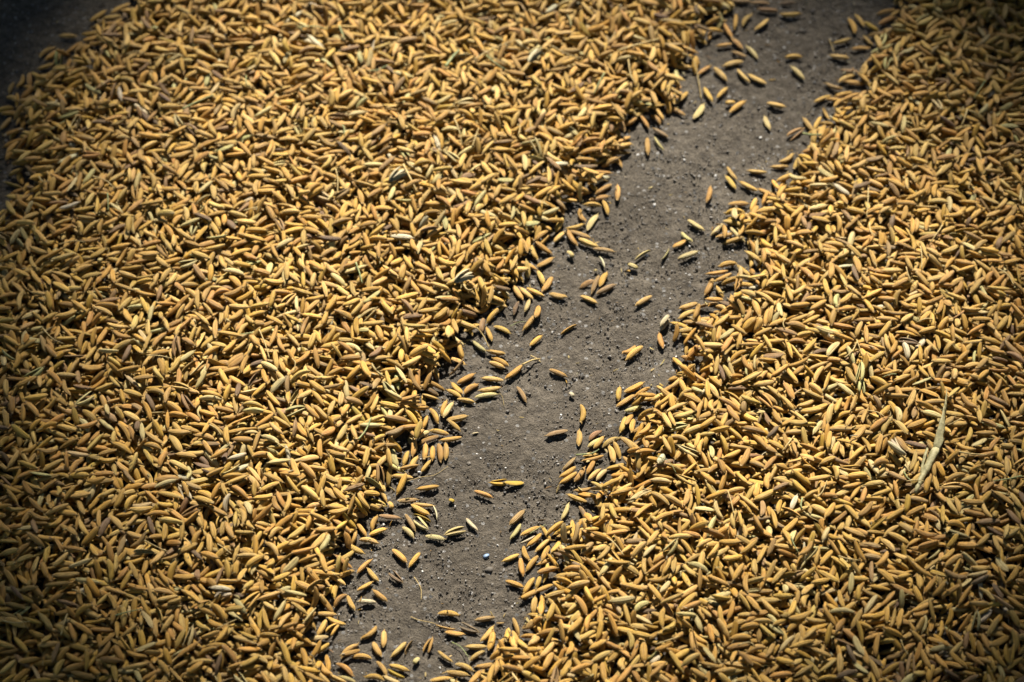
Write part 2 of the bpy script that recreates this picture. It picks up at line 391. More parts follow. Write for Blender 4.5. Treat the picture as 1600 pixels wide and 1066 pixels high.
TR[(800, 250, 3.9925)] = [(660,155,657,250),(570,250,600,340),(520,210,625,150),(480,250,605,225),(490,70,620,80),(415,305,455,385),(535,330,465,435,'p','flat'),
 (345,435,405,535),(360,440,490,485),(415,490,535,540),(505,550,640,570,'b'),(335,430,450,400),(260,510,330,445),(150,665,260,610),(120,530,155,620),
 (340,570,385,610,'p','chip'),(545,600,575,670,'w','half'),(510,690,535,680,'p','chip'),(160,690,200,775),(190,820,250,725),(90,795,195,845),(50,795,130,865),
 (10,780,65,870),(230,830,340,855),(425,845,530,890),(495,830,545,715,'b'),(550,790,590,700),(525,835,645,775,'b'),(430,785,510,760,'b','flat'),(765,625,865,560,'p','half'),
 (715,650,790,680,'p','chip'),(715,685,740,690,'g','chip'),(930,620,980,545,'n','half'),(1035,615,1160,570,'n'),(1000,540,1085,500),(1055,450,1120,505,'p'),
 (1095,370,1195,435,'p'),(770,905,875,845),(1215,265,1240,165),(1340,40,1400,120),(1335,100,1395,180),(1420,135,1530,190),(1470,65,1590,75),(1350,275,1475,270),
 (1490,320,1525,235),(1245,465,1315,395,'p'),(1290,660,1405,640),(1215,710,1350,690),(1265,755,1370,705),(1205,840,1255,740),(1275,785,1320,855),(1210,865,1320,870),
 (1045,925,1160,890),(1040,985,1150,935),(925,1060,980,985,'w'),(990,1010,1110,1050),(70,1060,145,965),(145,1000,170,905),(80,945,110,870,'p'),(10,960,40,880,'d')]
TR[(650, 450, 3.9925)] = [(485,235,590,280),(440,245,475,330),(440,390,560,410),(480,435,580,485),(455,460,550,495),(355,330,435,395,'n'),(210,435,310,475),
 (205,540,300,450,'b','half'),(255,595,365,535),(410,560,545,575),(220,590,295,655),(295,660,385,595),(395,640,530,620),(365,680,510,660,'n'),(200,635,275,675),
 (255,690,365,710),(560,565,665,480),(710,360,785,295),(900,290,1005,225,'g','half'),(830,505,940,550),(630,612,688,708,'b'),(1295,405,1370,365),(1310,445,1415,360),
 (955,650,985,680,'w','chip'),(1035,725,1035,840),(810,920,950,890,'b'),(1020,885,1010,985),(1300,650,1420,590),(1270,615,1262,700),(1250,740,1365,665),
 (1300,770,1410,735,'n'),(1310,800,1275,900),(1350,780,1310,870),(1160,990,1270,930),(1085,940,1145,895,'b'),(1070,990,1165,935,'p'),(1110,1010,1170,940),(1235,965,1275,1060),
 (1515,280,1545,375),(1525,250,1575,185,'w'),(160,795,190,700),(170,815,230,720,'p'),(85,745,140,840),(190,825,320,800),(205,835,270,880),(85,885,205,915),
 (15,970,145,925),(150,950,285,930)]
TR[(500, 680, 3.9925)] = [(740,50,755,165),(785,45,785,155),(705,65,700,155),(660,50,650,150),(630,230,690,155),(520,185,550,95),(450,250,580,265),(480,365,540,250),
 (605,335,745,315),(480,410,610,400,'b'),(565,430,680,495),(580,425,710,440),(580,490,695,540,'y','half'),(590,520,670,585,'p','open'),(705,450,725,515,'w','half'),
 (530,490,595,595,'b'),(515,570,585,635,'p'),(655,630,780,645,'n'),(775,620,905,580,'p','open'),(910,515,980,590,'w'),(800,400,840,415,'y','chip'),(1060,295,1170,290,'y','open'),
 (1150,300,1275,290,'y','flat'),(960,345,1075,385),(450,710,540,790),(555,820,625,730),(440,855,510,915,'d','open'),(1180,560,1275,470,'b'),(1190,645,1255,550,'n'),
 (1250,625,1370,570),(1250,670,1340,625,'w','half'),(1295,690,1385,610),(1345,725,1430,645),(1265,690,1300,780),(1140,785,1245,740),(1250,765,1265,875),(1285,845,1360,750),
 (1155,905,1270,945),(1270,985,1335,885),(355,500,320,590),(365,500,500,515,'b'),(305,620,415,580),(245,645,365,670),(230,545,290,630),(425,415,450,465,'g','chip'),
 (230,860,320,775),(295,830,365,910),(235,965,325,915),(330,965,420,1035),(240,1035,345,1040,'w')]
TR[(400, 880, 4.0)] = [(1135,310,1270,320),(1370,355,1495,335,'b'),(1275,385,1390,430,'d','open'),(1180,425,1300,445),(1120,380,1250,410,'g','half'),(660,475,760,395),
 (800,420,797,525),(730,490,780,580),(845,585,940,490),(930,565,980,480,'b','half'),(1055,560,1100,465,'g','open'),(985,635,1025,590,'p','chip'),(1135,545,1225,615),
 (525,590,635,500),(530,595,655,540),(600,580,725,590),(755,610,820,700),(830,635,955,670),(820,660,930,715,'y','half'),(505,620,610,700),(525,705,620,740,'n'),
 (680,705,805,725),(810,715,890,744,'p'),(1245,625,1360,670),(1190,680,1330,700),(1085,735,1225,715),(1310,520,1445,520),(1335,605,1430,545),(1405,490,1485,395),
 (1455,545,1485,425),(445,340,560,385),(570,200,615,290),(370,315,505,320),(385,450,440,350),(320,475,455,460,'p')]
TR[(0, 0, 3.9925)] = [(690,80,820,20),(560,135,660,65),(370,220,480,225),(240,355,340,290),(405,335,500,265),(235,430,340,395),(405,445,440,360),(110,545,150,465),
 (185,450,185,540),(55,580,85,510),(5,805,70,730),(5,705,115,705),(650,190,770,110),(720,165,830,175),(545,370,590,305),(480,450,520,390,'b','flat'),(125,670,235,605)]
TR[(800, 700, 3.9925)] = [(315,135,395,60,'b'),(300,180,400,115),(300,220,405,150),(390,210,455,120),(465,160,515,75),(475,200,550,130),(525,200,590,130,'p'),(590,130,710,100),
 (390,265,500,250),(345,290,465,335),(310,445,355,345,'p'),(420,360,465,450,'b')]

traced = []
for (ox, oy, s), rows in TR.items():
    for r in rows:
        k = r[4] if len(r) > 4 else 'g'; kind = r[5] if len(r) > 5 else 'grain'
        a = P(ox + r[0] / s, oy + r[1] / s, 0.0011); b = P(ox + r[2] / s, oy + r[3] / s, 0.0011)
        L = float(np.hypot(*(b - a)[:2])); c = (a + b) / 2; th = math.atan2(b[1] - a[1], b[0] - a[0])
        if kind != 'chip': L = min(max(L, 0.0066), 0.0098)
        traced.append(dict(x=c[0], y=c[1], th=th, L=L, col=k, kind=kind))

placed = []       # every grain: dict with its place, size, colour, shape
def place(x, y, th, L, ws, roll, colk, kind, shape, lock=False):
    W0 = 0.00111 * ws; T0 = 0.00091 * ws
    if kind in ('flat',): T0 *= 0.5
    Te = math.hypot(T0 * math.cos(roll), W0 * math.sin(roll)); We = math.hypot(W0 * math.cos(roll), T0 * math.sin(roll))
    q = settle(x, y, th, L / 2, We, Te)
    if q is None: return None
    stamp(x, y, th, L / 2, We, Te, q[0], q[1], lock)
    g = dict(x=x, y=y, z=q[0], slope=q[1], th=th, L=L, ws=ws, roll=roll, col=colk, kind=kind, shape=shape, Te=Te, tr=lock)
    placed.append(g); return g
for t in traced:
    if t['kind'] == 'chip':
        t['z'] = 0.0; continue
    sh = int(rng.integers(len(SHAPES))); ws = float(rng.uniform(0.9, 1.06)) * (0.6 + 0.4 * t['L'] / 0.0085)
    if t['kind'] == 'half': ws *= 0.85
    place(t['x'], t['y'], t['th'] + (math.pi if rng.random() < 0.5 and t['kind'] != 'flat' else 0), t['L'], ws, float(rng.normal(0, R(14))) + (math.pi if rng.random() < 0.5 else 0), t['col'], t['kind'], sh, True)
n_traced = len(placed)

# ------------------------------------------------------------------ the heaps: thousands of grains dropped into the outlines
PER_LAYER = 1 / (0.0000132)
tot = float(layers.sum()) * GS * GS * PER_LAYER
cdf = np.cumsum(layers.ravel()); cdf /= cdf[-1]
n_drop = int(tot)
K = 5
for i in range(n_drop):
    idx = np.searchsorted(cdf, rng.random(K))
    cx = gx[idx // len(gy)] + rng.uniform(-GS / 2, GS / 2, K); cy = gy[idx % len(gy)] + rng.uniform(-GS / 2, GS / 2, K)
    L = float(np.clip(rng.normal(0.0081, 0.0007), 0.0062, 0.0099)) if rng.random() > 0.035 else float(rng.uniform(0.0042, 0.0062)); ws = float(np.clip(rng.normal(0.96, 0.09), 0.74, 1.2))
    r = rng.random()
    roll = float(rng.normal(0, R(22))) if r < 0.45 else (math.pi + float(rng.normal(0, R(22))) if r < 0.8 else float(rng.uniform(0, 2 * math.pi)))
    r = rng.random()
    kind = 'grain' if r < 0.93 else ('open' if r < 0.95 else ('flat' if r < 0.985 else 'half'))
    W0, T0 = 0.00111 * ws, 0.00091 * ws * (0.5 if kind == 'flat' else 1)
    Te = math.hypot(T0 * math.cos(roll), W0 * math.sin(roll)); We = math.hypot(W0 * math.cos(roll), T0 * math.sin(roll))
    best = None
    for k in range(K):
        th = float(rng.uniform(0, 2 * math.pi))
        q = settle(cx[k], cy[k], th, L / 2, We, Te)
        if q is None: continue
        lay = at_grid(layers, cx[k], cy[k])
        if lay < 1.6 and LOCK[q[2], q[3]].any(): continue
        sc_ = q[0] + abs(q[1]) * 0.0014
        if best is None or sc_ < best[0]: best = (sc_, cx[k], cy[k], th, q)
        if lay < 0.75 and q[0] > 0.0018 and best[0] == sc_: best = None if rng.random() < 0.7 else best
    if best is None: continue
    _, x, y, th, q = best
    stamp(x, y, th, L / 2, We, Te, q[0], q[1])
    r = rng.random() + 0.22 * (float(vnoise(np.array([x]), np.array([y]), 0.016, 41)[0]) - 0.62)
    ck = 'g' if r < 0.875 else ('p' if r < 0.915 else ('b' if r < 0.968 else ('n' if r < 0.978 else ('w' if r < 0.99 else 'd'))))
    if kind != 'grain' and rng.random() < 0.6: ck = rng.choice(['p', 'b', 'n', 'p'])
    placed.append(dict(x=x, y=y, z=q[0], slope=q[1], th=th, L=L, ws=ws, roll=roll, col=str(ck), kind=kind, shape=int(rng.integers(len(SHAPES))), Te=Te, tr=False))
print('grains', len(placed), 'traced', n_traced, 'max height', float(H.max()))

# ------------------------------------------------------------------ ground: one concrete sheet, finely uneven where the grains lie
def axis(lo, hi, step, far):
    a = list(np.arange(lo, hi + step / 2, step)); g = step; l, h = a[0], a[-1]; pre, post = [], []
    while h < far: g *= 1.45; h += g; l -= g; post.append(h); pre.append(l)
    return np.array(pre[::-1] + a + post)
ax, ay = axis(-0.25, 0.25, 0.00075, 60), axis(-0.18, 0.22, 0.00075, 60)
AX, AY = np.meshgrid(ax, ay, indexing='ij')
fade = sm(0.35, 0.26, np.maximum(np.abs(AX), np.abs(AY - 0.02)))
AZ = -0.0006 + fade * (0.0008 * (vnoise(AX, AY, 0.011, 21) - 0.5) + 0.0008 * (vnoise(AX, AY, 0.0042, 22) - 0.5) + 0.0005 * (vnoise(AX, AY, 0.0018, 23) - 0.5) + 0.00040 * (rng.random(AX.shape) - 0.5))
n0, n1 = AX.shape
vid = np.arange(n0 * n1).reshape(n0, n1)
quads = np.stack([vid[:-1, :-1], vid[1:, :-1], vid[1:, 1:], vid[:-1, 1:]], -1).reshape(-1, 4)
gm = bpy.data.meshes.new('ground')
gm.vertices.add(n0 * n1); gm.vertices.foreach_set('co', np.stack([AX, AY, AZ], -1).astype(np.float32).ravel())
gm.loops.add(quads.size); gm.loops.foreach_set('vertex_index', quads.ravel().astype(np.int32))
gm.polygons.add(len(quads)); gm.polygons.foreach_set('loop_start', np.arange(0, quads.size, 4, dtype=np.int32))
gm.polygons.foreach_set('loop_total', np.full(len(quads), 4, np.int32)); gm.update(calc_edges=True)
gm.polygons.foreach_set('use_smooth', [True] * len(gm.polygons))
gm.materials.append(M_CONC)
ground = link('ground', gm); tag(ground, 'rough grey brown concrete yard under the rice', None, kind='structure')

# ------------------------------------------------------------------ heaps and grit: point clouds that carry one shape each point
def scatter(name, shapes, pts, rot, scl, var, colr):
    lib = bpy.data.collections.new(name + '_shapes')
    for i, me in enumerate(shapes):
        o = bpy.data.objects.new('%s_shape_%02d' % (name, i), me); lib.objects.link(o)
    me = bpy.data.meshes.new(name); n = len(pts)
    me.vertices.add(n); me.vertices.foreach_set('co', np.asarray(pts, np.float32).ravel())
    for nm, ty, key, arr in (('rot', 'FLOAT_VECTOR', 'vector', rot), ('scl', 'FLOAT_VECTOR', 'vector', scl)):
        at = me.attributes.new(nm, ty, 'POINT'); at.data.foreach_set(key, np.asarray(arr, np.float32).ravel())
    at = me.attributes.new('var', 'INT', 'POINT'); at.data.foreach_set('value', np.asarray(var, np.int32))
    at = me.attributes.new('rnd', 'FLOAT', 'POINT'); at.data.foreach_set('value', rng.random(n).astype(np.float32))
    at = me.attributes.new('gcol', 'FLOAT_COLOR', 'POINT')
    at.data.foreach_set('color', np.concatenate([np.asarray(colr, np.float32), np.ones((n, 1), np.float32)], 1).ravel())
    o = link(name, me)
    ng = bpy.data.node_groups.new(name, 'GeometryNodeTree')
    ng.interface.new_socket('Geometry', in_out='INPUT', socket_type='NodeSocketGeometry')
    ng.interface.new_socket('Geometry', in_out='OUTPUT', socket_type='NodeSocketGeometry')
    gi, go = ng.nodes.new('NodeGroupInput'), ng.nodes.new('NodeGroupOutput')
    iop = ng.nodes.new('GeometryNodeInstanceOnPoints'); ci = ng.nodes.new('GeometryNodeCollectionInfo')
    ci.inputs['Collection'].default_value = lib; ci.inputs['Separate Children'].default_value = True; ci.inputs['Reset Children'].default_value = True
    def na(nm, ty):
        a = ng.nodes.new('GeometryNodeInputNamedAttribute'); a.data_type = ty; a.inputs['Name'].default_value = nm
        return [s for s in a.outputs if s.name == 'Attribute' and s.enabled][0]
    er = ng.nodes.new('FunctionNodeEulerToRotation')
    l = ng.links.new
    l(gi.outputs[0], iop.inputs['Points']); l(ci.outputs[0], iop.inputs['Instance']); iop.inputs['Pick Instance'].default_value = True
    l(na('var', 'INT'), iop.inputs['Instance Index']); l(na('rot', 'FLOAT_VECTOR'), er.inputs[0]); l(er.outputs[0], iop.inputs['Rotation'])
    l(na('scl', 'FLOAT_VECTOR'), iop.inputs['Scale']); l(iop.outputs[0], go.inputs[0])
    md = o.modifiers.new('grains', 'NODES'); md.node_group = ng
    return o
def euler_of(g): return (g['roll'], -math.atan(g['slope']), g['th'])
def scale_of(g): return (g['L'] / 0.0085, g['ws'], g['ws'])

# the 300 grains that show best are things of their own: the traced ones, then the barest grains of the rims
def top_clear(g):
    i = int((g['x'] - X0) / CELL); j = int((g['y'] - Y0) / CELL)
    return H[i, j] - (g['z'] + g['Te'])
def in_frame(x, y):
    d = np.array([x, y, 0.002]) - CAM
    f = np.array([0, math.cos(ELEV), -math.sin(ELEV)]); u = np.array([0, math.sin(ELEV), math.cos(ELEV)])
    dep = d @ f
    return abs(d[0] / dep) < HALF * 0.985 and abs((d @ u) / dep) < HALF * 0.666 * 0.98
grains = [g for g in placed[:n_traced] if g['kind'] == 'grain']
others = [g for g in placed[:n_traced] if g['kind'] != 'grain']
for g in placed: g['own'] = g['tr']
rim = [g for g in placed[n_traced:] if g['kind'] == 'grain' and in_frame(g['x'], g['y']) and top_clear(g) < 0.0003]
rim.sort(key=lambda g: at_grid(DB, g['x'], g['y']))
for g in rim[:max(0, 298 - len(grains))]:
    g['own'] = True; grains.append(g)
LIB = WHOLE + [OPEN_I, FLAT_I, HALF_I]
VAR = dict(open=len(WHOLE), flat=len(WHOLE) + 1, half=len(WHOLE) + 2)
for sd in (0, 1):
    gs = [g for g in placed if not g['own'] and int(side_of(np.array(g['x']), np.array(g['y']))) == sd]
    o = scatter('rice_heap', LIB, [(g['x'], g['y'], g['z']) for g in gs], [euler_of(g) for g in gs], [scale_of(g) for g in gs],
                [VAR.get(g['kind'], g['shape']) for g in gs], [pick_col(g['col']) for g in gs])
    tag(o, 'heap of golden unhusked rice with a curled dry leaf lying on it' if sd else 'broad heap of golden unhusked rice without any leaf on it',
        'rice heap', 'heaps of rice drying on the concrete', 'stuff')

# ------------------------------------------------------------------ single grains with their parts
cn = dict(g='golden', p='pale straw', w='whitish', b='brown', d='dark brown', n='greenish', y='yellow')
LAND = []          # named small things a grain can be found by: (x, y, short name)
def heap_word(x, y): return 'leaf bearing heap' if int(side_of(np.array(x), np.array(y))) else 'broad heap'
def build_grain(g):
    r = link('rice_grain', None); r.empty_display_size = 0.004
    r.location = (g['x'], g['y'], g['z']); r.rotation_euler = euler_of(g); r.scale = scale_of(g)
    c = (*pick_col(g['col']), 1)
    for nm, me in (('large_husk', BIG[g['shape']]), ('small_husk', SMALL[g['shape']]), ('stalk_stub', STUB)):
        o = link(nm, me, r); o.color = c
        if nm == 'small_husk': o.color = (c[0] * 0.95, c[1] * 0.93, c[2] * 0.9, 1)
    g['ob'] = r
for g in grains: build_grain(g)
WORD = dict(open='split husk', flat='flat empty husk', half='hollow half husk')
def build_husk(g):
    r = link({'open': 'split_husk', 'flat': 'empty_husk', 'half': 'half_husk'}[g['kind']], None); r.empty_display_size = 0.004
    r.location = (g['x'], g['y'], g['z']); r.rotation_euler = euler_of(g); r.scale = scale_of(g)
    c = (*pick_col(g['col']), 1)
    ms = {'open': (('large_husk', OPEN_A), ('small_husk', OPEN_B), ('stalk_stub', STUB)), 'flat': (('large_husk', FLAT_A), ('small_husk', FLAT_B), ('stalk_stub', STUB)), 'half': (('husk_shell', HALF_M),)}[g['kind']]
    for nm, me in ms:
        o = link(nm, me, r); o.color = c
    g['ob'] = r
for g in others: build_husk(g)

# small broken pieces
ci = 0
notes = ['broken end of a golden rice grain beside a slanting grain', 'short pale broken grain by the broad heap', 'tiny pale husk crumb near a white half husk', 'short pale broken grain next to a golden crumb',
         'tiny golden crumb touching a broken grain', 'small white flake alone on bare concrete', 'small yellow folded husk chip alone on concrete', 'short golden broken grain at the rim of the broad heap', 'small pale pointed husk chip on bare concrete']
short = ['broken golden tip', 'short broken pale grain', 'pale husk crumb', 'broken pale stub', 'golden crumb', 'white flake', 'yellow folded chip', 'short golden stub', 'pale pointed chip']
for t in traced:
    if t['kind'] != 'chip': continue
    L = max(t['L'], 0.0016); wv = valve(-A, A, 8, L=L / 2, W=min(0.0012, L * 0.33), T=min(0.0010, L * 0.3), bend=0.0002, nr=7)
    v = [(max(-0.75, min(0.8, p[0] / (L / 2))) * L / 2, p[1], max(p[2], -L * 0.18)) for p in wv[0]]
    o = link('grain_fragment', mesh('grain_fragment', v, wv[1], wv[2], mat=M_HUSK))
    o.location = (t['x'], t['y'], min(0.0010, L * 0.24)); o.rotation_euler = (0.3, 0.05, t['th']); o.color = (*pick_col(t['col']), 1)
    tag(o, notes[ci], 'grain fragment'); LAND.append((t['x'], t['y'], short[ci])); ci += 1

# ------------------------------------------------------------------ stems, awns and straw
def tube(name, pts, r0, r1, mat, seg=6, flat=1.0, sub=4):
    pts = [np.array(p, float) for p in pts]; out = []
    for i in range(len(pts) - 1):
        p0 = pts[max(i - 1, 0)]; p1 = pts[i]; p2 = pts[i + 1]; p3 = pts[min(i + 2, len(pts) - 1)]
        for k in range(sub):
            t = k / sub
            out.append(0.5 * ((2 * p1) + (-p0 + p2) * t + (2 * p0 - 5 * p1 + 4 * p2 - p3) * t * t + (-p0 + 3 * p1 - 3 * p2 + p3) * t ** 3))
    out.append(pts[-1]); n = len(out); V, F = [], []
    for i, p in enumerate(out):
        d = Vector(out[min(i + 1, n - 1)] - out[max(i - 1, 0)]).normalized()
        sd = d.cross(Vector((0, 0, 1))); sd = sd.normalized() if sd.length > 1e-6 else Vector((1, 0, 0)); up = sd.cross(d)
        r = r0 + (r1 - r0) * i / (n - 1)
        for k in range(seg):
            a = 2 * math.pi * k / seg
            V.append(Vector(p) + sd * (math.cos(a) * r) + up * (math.sin(a) * r * flat))
    for i in range(n - 1):
        for k in range(seg): F.append((i * seg + k, i * seg + (k + 1) % seg, (i + 1) * seg + (k + 1) % seg, (i + 1) * seg + k))
    F.append(tuple(range(seg - 1, -1, -1))); F.append(tuple((n - 1) * seg + k for k in range(seg)))
    return mesh(name, V, F, mat=mat)
def hz(x, y, r=0.0015):
    i, j = int((x - X0) / CELL), int((y - Y0) / CELL); k = int(r / CELL)
    if not (k <= i < nx - k and k <= j < ny - k): return 0.0
    return float(H[i - k:i + k + 1, j - k:j + k + 1].max())
def on_heap(px, lift=0.0, rad=0.0005):
    """pixels -> points resting on whatever lies there"""
    out = []
    for (x, y) in px:
        z = 0.001
        for _ in range(3): p = P(x, y, z); z = hz(p[0], p[1]) + rad + lift
        out.append((p[0], p[1], z))
    return out
def smooth_z(pts):
    p = [list(q) for q in pts]; zs = [q[2] for q in p]
    for i in range(1, len(p) - 1): p[i][2] = max(zs[i], (zs[i - 1] + zs[i + 1]) / 2)
    return p
STEMS = [  # pixel path, thickness, material, name, label
 ([(1067,82),(1082,95),(1090,120),(1096,157)], 0.00030, M_STRAW, 'straw_bit', 'thin bent straw stem running from heap to a pale flat husk'),
 ([(1296,62),(1298,72),(1303,82)], 0.00022, M_STRAW, 'straw_bit', 'tiny looped straw bit beside a grain on bare concrete'),
 ([(1254,213),(1268,212),(1284,210)], 0.00045, M_GREEN, 'green_straw', 'short pale green stem by the heap with the dry leaf'),
 ([(745,512),(755,530),(765,545)], 0.00028, M_STRAW, 'straw_bit', 'thin forked straw stem at the rim of the broad heap'),
 ([(816,570),(832,565),(844,561)], 0.00042, M_STRAW, 'straw_bit', 'stubby straw stem at the tip of a slanting grain'),
 ([(829,556),(838,560),(845,566)], 0.00030, M_STRAW, 'straw_bit', 'short straw bit crossing the stubby stem'),
 ([(780,614),(785,622),(788,636)], 0.00009, M_STRAW, 'rice_awn', 'very fine curled awn hanging from a striped grain'),
 ([(900,711),(925,709),(936,704)], 0.00036, M_GREEN, 'green_straw', 'dark green curved stem beside the heap with the leaf'),
 ([(636,752),(660,749),(680,742),(700,726)], 0.00012, M_STRAW, 'rice_awn', 'long curved brown awn reaching out from the broad heap'),
 ([(647,902),(654,912),(658,922),(658,938)], 0.00017, M_STRAW, 'rice_awn', 'thin bent awn lying alone on bare concrete'),
 ([(642,964),(654,969),(666,973),(682,975)], 0.00020, M_STRAW, 'straw_bit', 'thin wavy straw stem leading to a half husk'),
 ([(706,1000),(720,1013),(732,1027)], 0.00022, M_GREEN, 'green_straw', 'straight thin green stem between grains on bare concrete'),
 ([(828,834),(840,826),(852,820)], 0.00020, M_GREEN, 'green_straw', 'thin pale green stalk across rim grains'),
 ([(797,510),(810,508),(822,503)], 0.00016, M_GREEN, 'green_straw', 'fine green thread at the rim of the broad heap'),
]
LONG = [  # straws lying on the heaps
 ([(285,171),(310,160),(334,149)], 0.00045, M_GREEN), ([(696,104),(708,90),(718,78)], 0.0008, M_GREEN), ([(740,94),(770,76),(806,62)], 0.00035, M_STRAW),
 ([(710,185),(718,205),(722,226)], 0.0003, M_STRAW), ([(738,229),(743,214),(748,200)], 0.0003, M_STRAW), ([(575,113),(590,107),(606,102)], 0.0003, M_GREEN),
 ([(966,79),(995,71),(1030,62)], 0.0005, M_STRAW), ([(530,40),(536,55),(537,62)], 0.0004, M_GREEN), ([(1357,293),(1356,318),(1354,340)], 0.0003, M_STRAW),
 ([(1438,385),(1440,402),(1440,420)], 0.0003, M_STRAW), ([(1241,680),(1230,695),(1222,706)], 0.0003, M_STRAW), ([(168,302),(169,315),(169,330)], 0.0003, M_GREEN),
 ([(525,265),(528,282),(527,302)], 0.00025, M_STRAW), ([(630,255),(640,275),(652,300)], 0.0005, M_STRAW), ([(92,381),(115,381),(134,380)], 0.0003, M_STRAW),
 ([(556,410),(562,428),(566,445)], 0.0004, M_GREEN), ([(1137,767),(1142,785),(1147,802)], 0.0003, M_STRAW), ([(1276,780),(1285,768),(1292,752)], 0.0003, M_STRAW),
 ([(948,840),(960,850),(975,868)], 0.0003, M_STRAW), ([(1408,1000),(1412,1013),(1420,1024)], 0.0003, M_STRAW), ([(405,515),(415,540),(421,560)], 0.0003, M_STRAW),
 ([(340,850),(352,858),(362,866)], 0.0003, M_STRAW), ([(180,962),(200,956),(222,952)], 0.0003, M_GREEN), ([(430,690),(445,700),(462,706)], 0.00035, M_STRAW),
 ([(560,690),(572,672),(580,652)], 0.0004, M_GREEN), ([(230,560),(250,556),(268,560)], 0.0003, M_STRAW), ([(1236,838),(1240,850),(1247,862)], 0.00025, M_GREEN),
 ([(1560,420),(1575,430),(1584,446)], 0.0003, M_STRAW), ([(1320,560),(1332,548),(1340,532)], 0.0003, M_STRAW), ([(860,70),(885,84),(912,92)], 0.0003, M_STRAW)]
BRIEF = ['long bent straw', 'looped straw bit', 'short pale green stem', 'forked straw', 'stubby straw', 'crossing straw bit', 'curled fine awn', 'dark green stem', 'long curved awn',
         'lone bent awn', 'wavy straw', 'straight green stem', 'pale green stalk', 'green thread']
rs = random.Random(4)
while len(LONG) < 85:
    x, y, a_, l_ = rs.uniform(20, 1580), rs.uniform(20, 1050), rs.uniform(0, 3.14), rs.uniform(9, 24)
    q = P(x, y)
    if at_grid(DB, q[0], q[1]) > 0.012:
        k_ = rs.uniform(-4, 4)
        LONG.append(([(x - math.cos(a_) * l_, y - math.sin(a_) * l_ * 0.75), (x + k_, y - k_), (x + math.cos(a_) * l_, y + math.sin(a_) * l_ * 0.75)], rs.uniform(0.00014, 0.0004), M_STRAW if rs.random() < 0.8 else M_GREEN))
for (px, r, m, nm, lab), brief in zip(STEMS, BRIEF):
    pts = smooth_z(on_heap(px, rad=r)); o = link(nm, tube(nm, pts, r, r * 0.6, m))
    tag(o, lab, 'awn' if 'awn' in nm else 'straw'); LAND.append((pts[len(pts) // 2][0], pts[len(pts) // 2][1], brief))
HEAPSTRAW = []
for i, (px, r, m) in enumerate(LONG):
    a, b_, c = on_heap(px, rad=r * 0.8)
    z = max(b_[2], (a[2] + c[2]) / 2); pts = [a, (b_[0], b_[1], z), c]
    nm = 'straw_piece' if m is M_STRAW else 'grass_blade'
    o = link(nm, tube(nm, pts, r, r * 0.55, m, flat=0.5 if r > 0.0006 else 0.9))
    hp = 'heap with the dry leaf' if int(side_of(np.array(b_[0]), np.array(b_[1]))) else 'broad leafless heap'
    L = math.dist(a, c); ln = 'longer' if L > 0.0105 else 'short'
    tag(o, '%s %s lying on the grains of the %s' % (ln, 'thin yellow straw' if m is M_STRAW else 'pale green grass stem', hp), 'straw', 'straw bits on the ' + hp); HEAPSTRAW.append((b_[0], b_[1], o))

# ------------------------------------------------------------------ the dry leaf and the pale spikelet on the right heap
def ribbon(name, pts, widths, rolls, curl, mat, n=9, thick=0.00012):
    """a blade swept along pts; its section is an arc that opens or closes (curl) and turns (rolls)"""
    V, F, UV = [], [], []; m = len(pts)
    for layer in (0, 1):
        for i, p in enumerate(pts):
            d = (Vector(pts[min(i + 1, m - 1)]) - Vector(pts[max(i - 1, 0)])).normalized()
            sd = d.cross(Vector((0, 0, 1))).normalized(); up = sd.cross(d)
            cu = max(curl[i], 0.05); rad = widths[i] / cu
            for k in range(n):
                a = (k / (n - 1) - 0.5) * cu
                x, z = math.sin(a) * (rad - layer * thick), math.cos(a) * (rad - layer * thick) - rad * math.cos(cu / 2)
                x, z = x * math.cos(rolls[i]) - z * math.sin(rolls[i]), x * math.sin(rolls[i]) + z * math.cos(rolls[i])
                V.append(Vector(p) + sd * x + up * z); UV.append((i / (m - 1), k / (n - 1)))
    q = m * n
    for i in range(m - 1):
        for k in range(n - 1):
            a, b, c, d = i * n + k, (i + 1) * n + k, (i + 1) * n + k + 1, i * n + k + 1
            F.append((a, b, c, d)); F.append((q + d, q + c, q + b, q + a))
        F.append((i * n, q + i * n, q + (i + 1) * n, (i + 1) * n)); e = n - 1
        F.append((i * n + e, (i + 1) * n + e, q + (i + 1) * n + e, q + i * n + e))
    for k in range(n - 1):
        F.append((k, k + 1, q + k + 1, q + k)); j = (m - 1) * n + k; F.append((j + 1, j, q + j, q + j + 1))
    return mesh(name, V, F, UV, mat=mat)
def heap_pt(px, py, z):
    return P(px, py, z)
leaf = link('dry_leaf', None); lb = on_heap([(1455, 700)])[0]; leaf.location = (lb[0], lb[1], lb[2]); zb = lb[2] - 0.0016
def lp(px, py, dz): return tuple(np.array(P(px, py, zb + dz)) - np.array(lb))
def fine(path, arrs, n, seed, jit):
    """resample a path and its profiles and add crumples"""
    t0 = np.linspace(0, 1, len(path)); t1 = np.linspace(0, 1, n); r = np.random.default_rng(seed)
    pp = np.stack([np.interp(t1, t0, [q[k] for q in path]) for k in range(3)], 1) + r.normal(0, jit, (n, 3))
    return [tuple(q) for q in pp], [np.interp(t1, t0, a_) * (1 + r.normal(0, 0.09, n)) for a_ in arrs]
pp, (w_, ro_, cu_) = fine([lp(1430, 772, 0.0), lp(1437, 757, 0.0004), lp(1446, 738, 0.0008), lp(1455, 718, 0.0012), lp(1463, 700, 0.0016)],
    [[0.0032, 0.0044, 0.0052, 0.0052, 0.0036], [0.2, 0.25, 0.3, 0.3, 0.2], [4.9, 4.3, 3.8, 3.2, 2.4]], 13, 5, 0.00010)
link('rolled_blade', ribbon('rolled_blade', pp, w_, ro_, cu_, M_LEAF), leaf)
